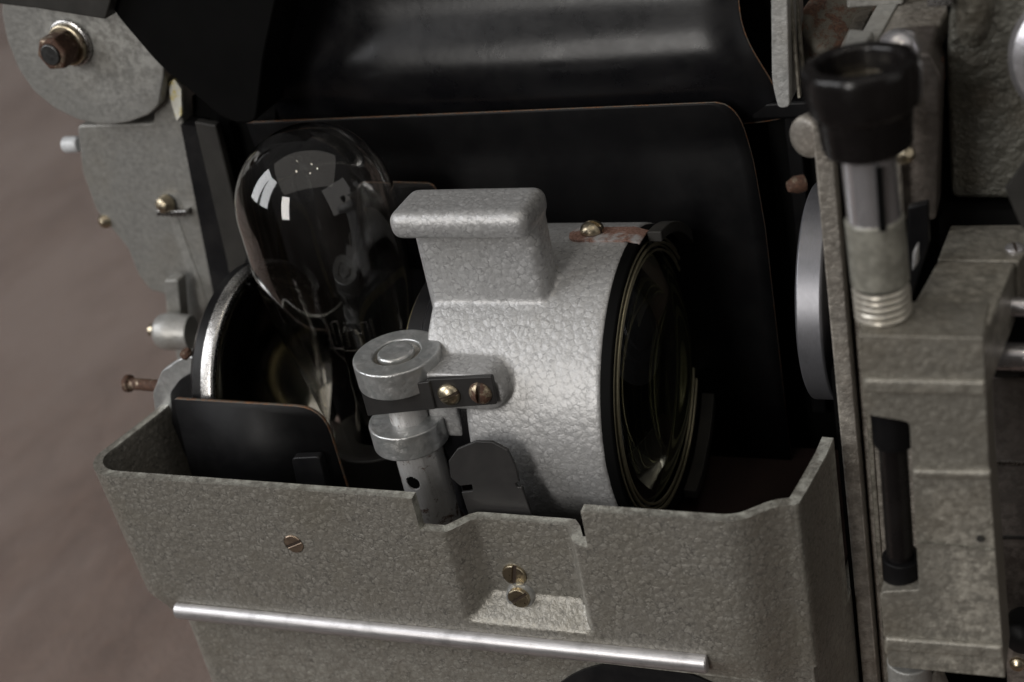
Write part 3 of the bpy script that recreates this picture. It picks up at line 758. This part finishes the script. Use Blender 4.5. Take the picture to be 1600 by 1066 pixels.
# pale latch arm at the top
pl = rounded([P(1204, -60, 'Y', 1), P(1229, -60, 'Y', 1), P(1234, 168, 'Y', 1), P(1216, 170, 'Y', 1), P(1206, 130, 'Y', 1)], [0, 0, .1, .15, .3])
latch = build(MB().prism(pl, (0, 1.6, 0)), 'latch_arm', 'latchgrey', PR, bevel=.03)
for k in range(2):
    build(MB().box(3.50+.02, 3.585, 1.3+.55*k, 1.45+.55*k, 5.9, 10), 'side_groove', 'olive', latch, bevel=.02)

# ------------------------------------------------------------------ focusing knob on its spring (right)
FK = P(1381, 499, 'Z', 4.1); KY = FK.y
def kz(px, py): return P(px, py, 'Y', KY-.45).z
AX = Vector((0, 0, 1))
kx = lambda z: FK.x
knob_base = Vector((FK.x, KY, 0))
zs1 = kz(1377, 462); ztop_sl = kz(1372, 358); ztube = kz(1350, 255); zk0 = kz(1350, 252)+.0; zkm = kz(1345, 185); zk1 = kz(1343, 112)
lean = (P(1343, 100, 'Y', KY)-Vector((FK.x, KY, zk1))); lean = Vector((lean.x/(zk1-4.1), 0, 1))
kn = MB()
ax_ = Vector((lean.x, 0, 1)).normalized(); o_ = Vector((FK.x, KY, 4.1))
H = lambda z: (z-4.1)
pts = []
NT_ = 5
for k in range(NT_*24+1):
    t = k/(NT_*24); th = 2*PI*NT_*t; hgt = .06+t*(H(zs1)-.10)
    pts.append(o_+ax_*hgt+Vector((math.cos(th)*.43, math.sin(th)*.43, 0)))
grip_prof = []
kn.lathe([(.60, H(zk0)), (.70, H(zk0)+.06), (.75, H(zkm)-.04), (.77, H(zkm)), (.86, H(zkm)+.04), (.90, H(zkm)+.3), (.91, H(zk1)-.12), (.86, H(zk1)), (.70, H(zk1)+.03), (.62, H(zk1)-.02), (.58, H(zk1)-.40), (.1, H(zk1)-.46)], o_, ax_, 96, lobes=8, amp=.018)
grip = build(kn, 'focus_knob', 'bakelite', PR, ang=50, bevel=.03)
build(MB().lathe([(.46, H(zk1)-.46), (.46, H(zk1)-.36), (.38, H(zk1)-.28), (.1, H(zk1)-.28)], o_, ax_, 40), 'knob_nut', 'brass', grip)
tube_ = build(MB().lathe([(.43, H(ztop_sl)-.1), (.43, H(zk0)+.05)], o_, ax_, 64), 'knob_shaft', 'polish', grip)
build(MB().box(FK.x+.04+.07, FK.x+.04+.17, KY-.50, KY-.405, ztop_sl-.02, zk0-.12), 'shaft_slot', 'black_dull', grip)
build(MB().lathe([(.41, H(zs1)), (.48, H(zs1)+.05), (.48, H(ztop_sl)-.03), (.45, H(ztop_sl))], o_, ax_, 64), 'knob_sleeve', 'sleeve', grip)
build(MB().tube(pts, .050, 10), 'spring', 'spring', grip)
build(MB().cyl(o_, o_+ax_*(H(zs1)+.1), .33), 'spring_core', 'black', grip)

# ------------------------------------------------------------------ C shaped bracket with the rod
YB = -5.0
f = lambda x, y: P(x, y, 'Y', YB)
pts = [f(1341, 524), f(1537, 528), f(1545, 720), f(1571, 1060), f(1388, 1042), f(1374, 925), f(1436, 922), f(1421, 660), f(1350, 648)]
br = build(MB().prism(rounded(pts, [.05, .05, 0, .03, .1, .15, .06, .10, .12]), (0, 1.15, 0)), 'bracket_casting', 'olive', PR, bevel=.11, seg=3)
# raised bands across the bracket
for (xa_, ya_, xb_, yb_, h_) in ((1350, 588, 1541, 592, 22), (1427, 730, 1550, 732, 12), (1384, 992, 1568, 1006, 20)):
    q = [f(xa_, ya_), f(xb_, yb_), f(xb_, yb_+h_), f(xa_, ya_+h_)]
    build(MB().prism([p+Vector((0, -.10, 0)) for p in q], (0, .15, 0)), 'raised_band', 'olive', br, bevel=.06)
q = [f(1436, 845), f(1555, 857), f(1555, 860), f(1436, 848)]
build(MB().prism([p+Vector((0, -.01, 0)) for p in q], (0, .03, 0)), 'seam', 'rough_cast', br)
build(MB().lathe([(.07, 0), (.07, .03)], f(1532, 841), (0, -1, 0), 24), 'plug', 'charcoal', br)
# top arm of the bracket running back
zt_ = 4.17
q = [P(1345, 524, 'Z', zt_), P(1537, 528, 'Z', zt_), P(1585, 410, 'Z', zt_), P(1465, 407, 'Z', zt_), P(1425, 480, 'Z', zt_)]
build(MB().prism([p for p in q], (0, 0, -1.2)), 'bracket_arm', 'olive', br, bevel=.05)
q = [P(1465, 406, 'Z', zt_-.03), P(1592, 408, 'Z', zt_-.03), P(1640, 350, 'Z', zt_-.03), P(1486, 350, 'Z', zt_-.03)]
build(MB().prism(q, (0, 0, -1.0)), 'bracket_step', 'olive', br, bevel=.04)
c = P(1586, 387, 'Z', zt_); screw(br, c, (0, 0, 1), .17, 'round', 'polish', .2, h=.05)
# the black rod
YR = -4.5
ra, rb_ = P(1391, 640, 'Y', YR), P(1411, 930, 'Y', YR)
rod = build(MB().cyl(ra, rb_, .25), 'guide_rod', 'bakelite', PR)
build(MB().lathe([(.36, 0), (.36, .55)], P(1409, 868, 'Y', YR)+Vector((0, 0, .0)), (0, 0, -1), 48), 'collar', 'black_soft', rod, bevel=.03)
build(MB().lathe([(.36, 0), (.36, .8)], P(1393, 632, 'Y', YR), (0, 0, -1), 48), 'collar', 'black_soft', rod, bevel=.03)
build(MB().cyl(P(1420, 1030, 'Y', -4.4), P(1428, 1140, 'Y', -4.4), .42), 'lower_spindle', 'pale', PR, bevel=.04)
build(MB().cyl(P(1428, 1040, 'Y', -4.1), P(1470, 1140, 'Y', -4.1), .5), 'lower_spindle_collar', 'warm', PR, bevel=.04)

# ------------------------------------------------------------------ machinery at the far right
YM = -2.6
q = pp([(1548, 590), (1680, 592), (1680, 1100), (1575, 1100)], 'Y', YM)
side = build(MB().prism(q, (0, .8, 0)), 'film_gate_block', 'darkwarm', PR, bevel=.04)
for (y_, ) in ((722,), (838,), (990,)):
    q = pp([(1545, y_), (1680, y_+2), (1680, y_+6), (1545, y_+4)], 'Y', YM-.03); build(MB().prism(q, (0, .06, 0)), 'joint_line', 'rim_metal' if y_ == 722 else 'charcoal', side)
build(MB().cyl(P(1545, 556, 'Y', YM), P(1700, 562, 'Y', YM), .26), 'guide_shaft', 'polish', PR)
build(MB().cyl(P(1552, 478, 'Y', YM), P(1700, 484, 'Y', YM), .17), 'guide_shaft', 'polish', PR)
q = pp([(1545, 578), (1594, 578), (1594, 590), (1545, 590)], 'Y', YM-.1); build(MB().prism(q, (0, .3, 0)), 'shaft_seat', 'charcoal', PR, bevel=.02)
build(MB().lathe([(.1, -.4), (.36, -.3), (.42, 0), (.36, .3), (.1, .4)], P(1600, 985, 'Y', YM-.4), (0, -1, .2), 32), 'black_ball', 'black', PR)
build(MB().lathe([(.16, 0), (.14, .1), (.05, .16)], P(1590, 1036, 'Y', YM), (0, -1, .2), 24), 'brass_screw', 'brass', PR)

# upper right castings
YU = -.6
q = pp([(1482, 30), (1500, -60), (1700, -60), (1700, 312), (1486, 312), (1478, 120)], 'Y', YU)
big = build(MB().prism(rounded(q, .2), (0, 2, 0)), 'rough_casting', 'rough_cast', PR, bevel=.12)
mb = MB().tube([P(1526, -80, 'Y', YU+.1), P(1524, 20, 'Y', YU+.1), P(1522, 48, 'Y', YU+.25), P(1521, 62, 'Y', YU+.5)], .34, 24)
build(mb, 'cast_fillet', 'rough_cast', big, ang=60)
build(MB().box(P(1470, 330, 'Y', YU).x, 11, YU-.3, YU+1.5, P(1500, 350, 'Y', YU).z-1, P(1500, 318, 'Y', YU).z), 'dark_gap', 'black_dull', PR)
q = pp([(1342, 92), (1452, 84), (1470, 120), (1462, 345), (1352, 345)], 'Y', -1.2)
gb = build(MB().prism(rounded(q, .08), (0, 1.5, 0)), 'gear_cover', 'darkwarm', PR, bevel=.08)  # front coloured darker than the top, shade put into the colour
zt2 = P(1400, 90, 'Y', -1.2).z
q = [P(1345, 92, 'Z', zt2+.02), P(1448, 82, 'Z', zt2+.02), P(1520, -60, 'Z', zt2+.02), P(1425, -60, 'Z', zt2+.02)]
build(MB().prism(q, (0, 0, -.6)), 'gear_cover_top', 'warm', gb, bevel=.07)  # lighter material stands for the light falling from the ceiling
q = [P(1318, 100, 'Z', zt2+.06), P(1352, 98, 'Z', zt2+.06), P(1440, -60, 'Z', zt2+.06), P(1408, -60, 'Z', zt2+.06)]
build(MB().prism(q, (0, 0, -.4)), 'side_flange', 'pale', gb, bevel=.04)
q = [P(1308, 96, 'Z', zt2+.2), P(1345, 88, 'Z', zt2+.2), P(1366, 48, 'Z', zt2+.2), P(1326, 44, 'Z', zt2+.2)]
build(MB().prism(q, (0, 0, -.5)), 'flange_lug', 'pale', gb, bevel=.07)
c = P(1404, 78, 'Y', -2.0)
build(MB().lathe([(.34, -.3), (.36, 0), (.28, .24), (.12, .34), (.02, .36)], c, (0, -.2, 1), 40), 'acorn_nut', 'polish', gb)
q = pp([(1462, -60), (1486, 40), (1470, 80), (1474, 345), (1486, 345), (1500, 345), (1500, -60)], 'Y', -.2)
build(MB().prism(q, (0, .2, 0)), 'gap_shade', 'black_dull', PR)  # black sheet stands for the shade in the gap between castings
build(MB().cyl(P(1462, 92, 'Y', -.6), P(1464, 125, 'Y', -.6), .14), 'gap_pin', 'rusted', PR)
q = pp([(1325, -60), (1412, -60), (1412, 8), (1322, 14)], 'Y', 1.5)
build(MB().prism(rounded(q, .08), (0, 1, 0)), 'top_block', 'pale', PR, bevel=.06)
q = pp([(1452, -60), (1486, -60), (1486, 10), (1448, 12)], 'Y', -1.0)
build(MB().prism(q, (0, .4, 0)), 'top_stop', 'rim_metal', PR, bevel=.03)
# grimy boss behind the latch
c = P(1300, 40, 'Y', 1.8)
mb = MB().lathe([(.95, -.2), (.98, .9), (.86, 1.0), (.2, 1.02)], P(1312, 80, 'Y', 3.2), (.35, -.5, .8), 48)
boss = build(mb, 'grimy_boss', 'grimy', PR, bevel=.06)
build(MB().box(3.7, 8, 3.4, 3.6, 3, 12), 'rear_bulkhead', 'black_dull', PR)
build(MB().box(4.9, 13, 3.9, 4.05, -14, 14), 'rear_plate', 'black_dull', PR)
# chrome ring cut by the picture edge
c = P(1692, 84, 'Y', -1.2)
build(MB().lathe([(1.15, 0), (1.18, .15), (1.05, .35), (.85, .4), (.8, .2), (.85, 0)], c, (-.15, -1, .25), 96, closed=True), 'chrome_ring', 'polish', PR)
q = pp([(1570, 296), (1604, 250), (1640, 270), (1640, 380), (1596, 356)], 'Y', -2.2)
build(MB().prism(q, (0, .15, 0)), 'sheet_bracket', 'charcoal', PR, bevel=.02)
c = P(1410, 245, 'Y', -2.5)
build(MB().lathe([(.14, 0), (.16, .2), (.08, .3)], c, (.4, -.6, .5), 24), 'lever_screw', 'brass', PR)
q = pp([(1426, 398), (1434, 384), (1434, 412), (1425, 425)], 'Y', -3.2)
build(MB().prism(q, (0, .2, 0)), 'steel_finger', 'steel', PR, bevel=.03)
q = pp([(1418, 325), (1450, 318), (1452, 380), (1424, 470), (1418, 470)], 'Y', -2.6)
build(MB().prism(q, (0, .2, 0)), 'dark_lever', 'black', PR, bevel=.03)
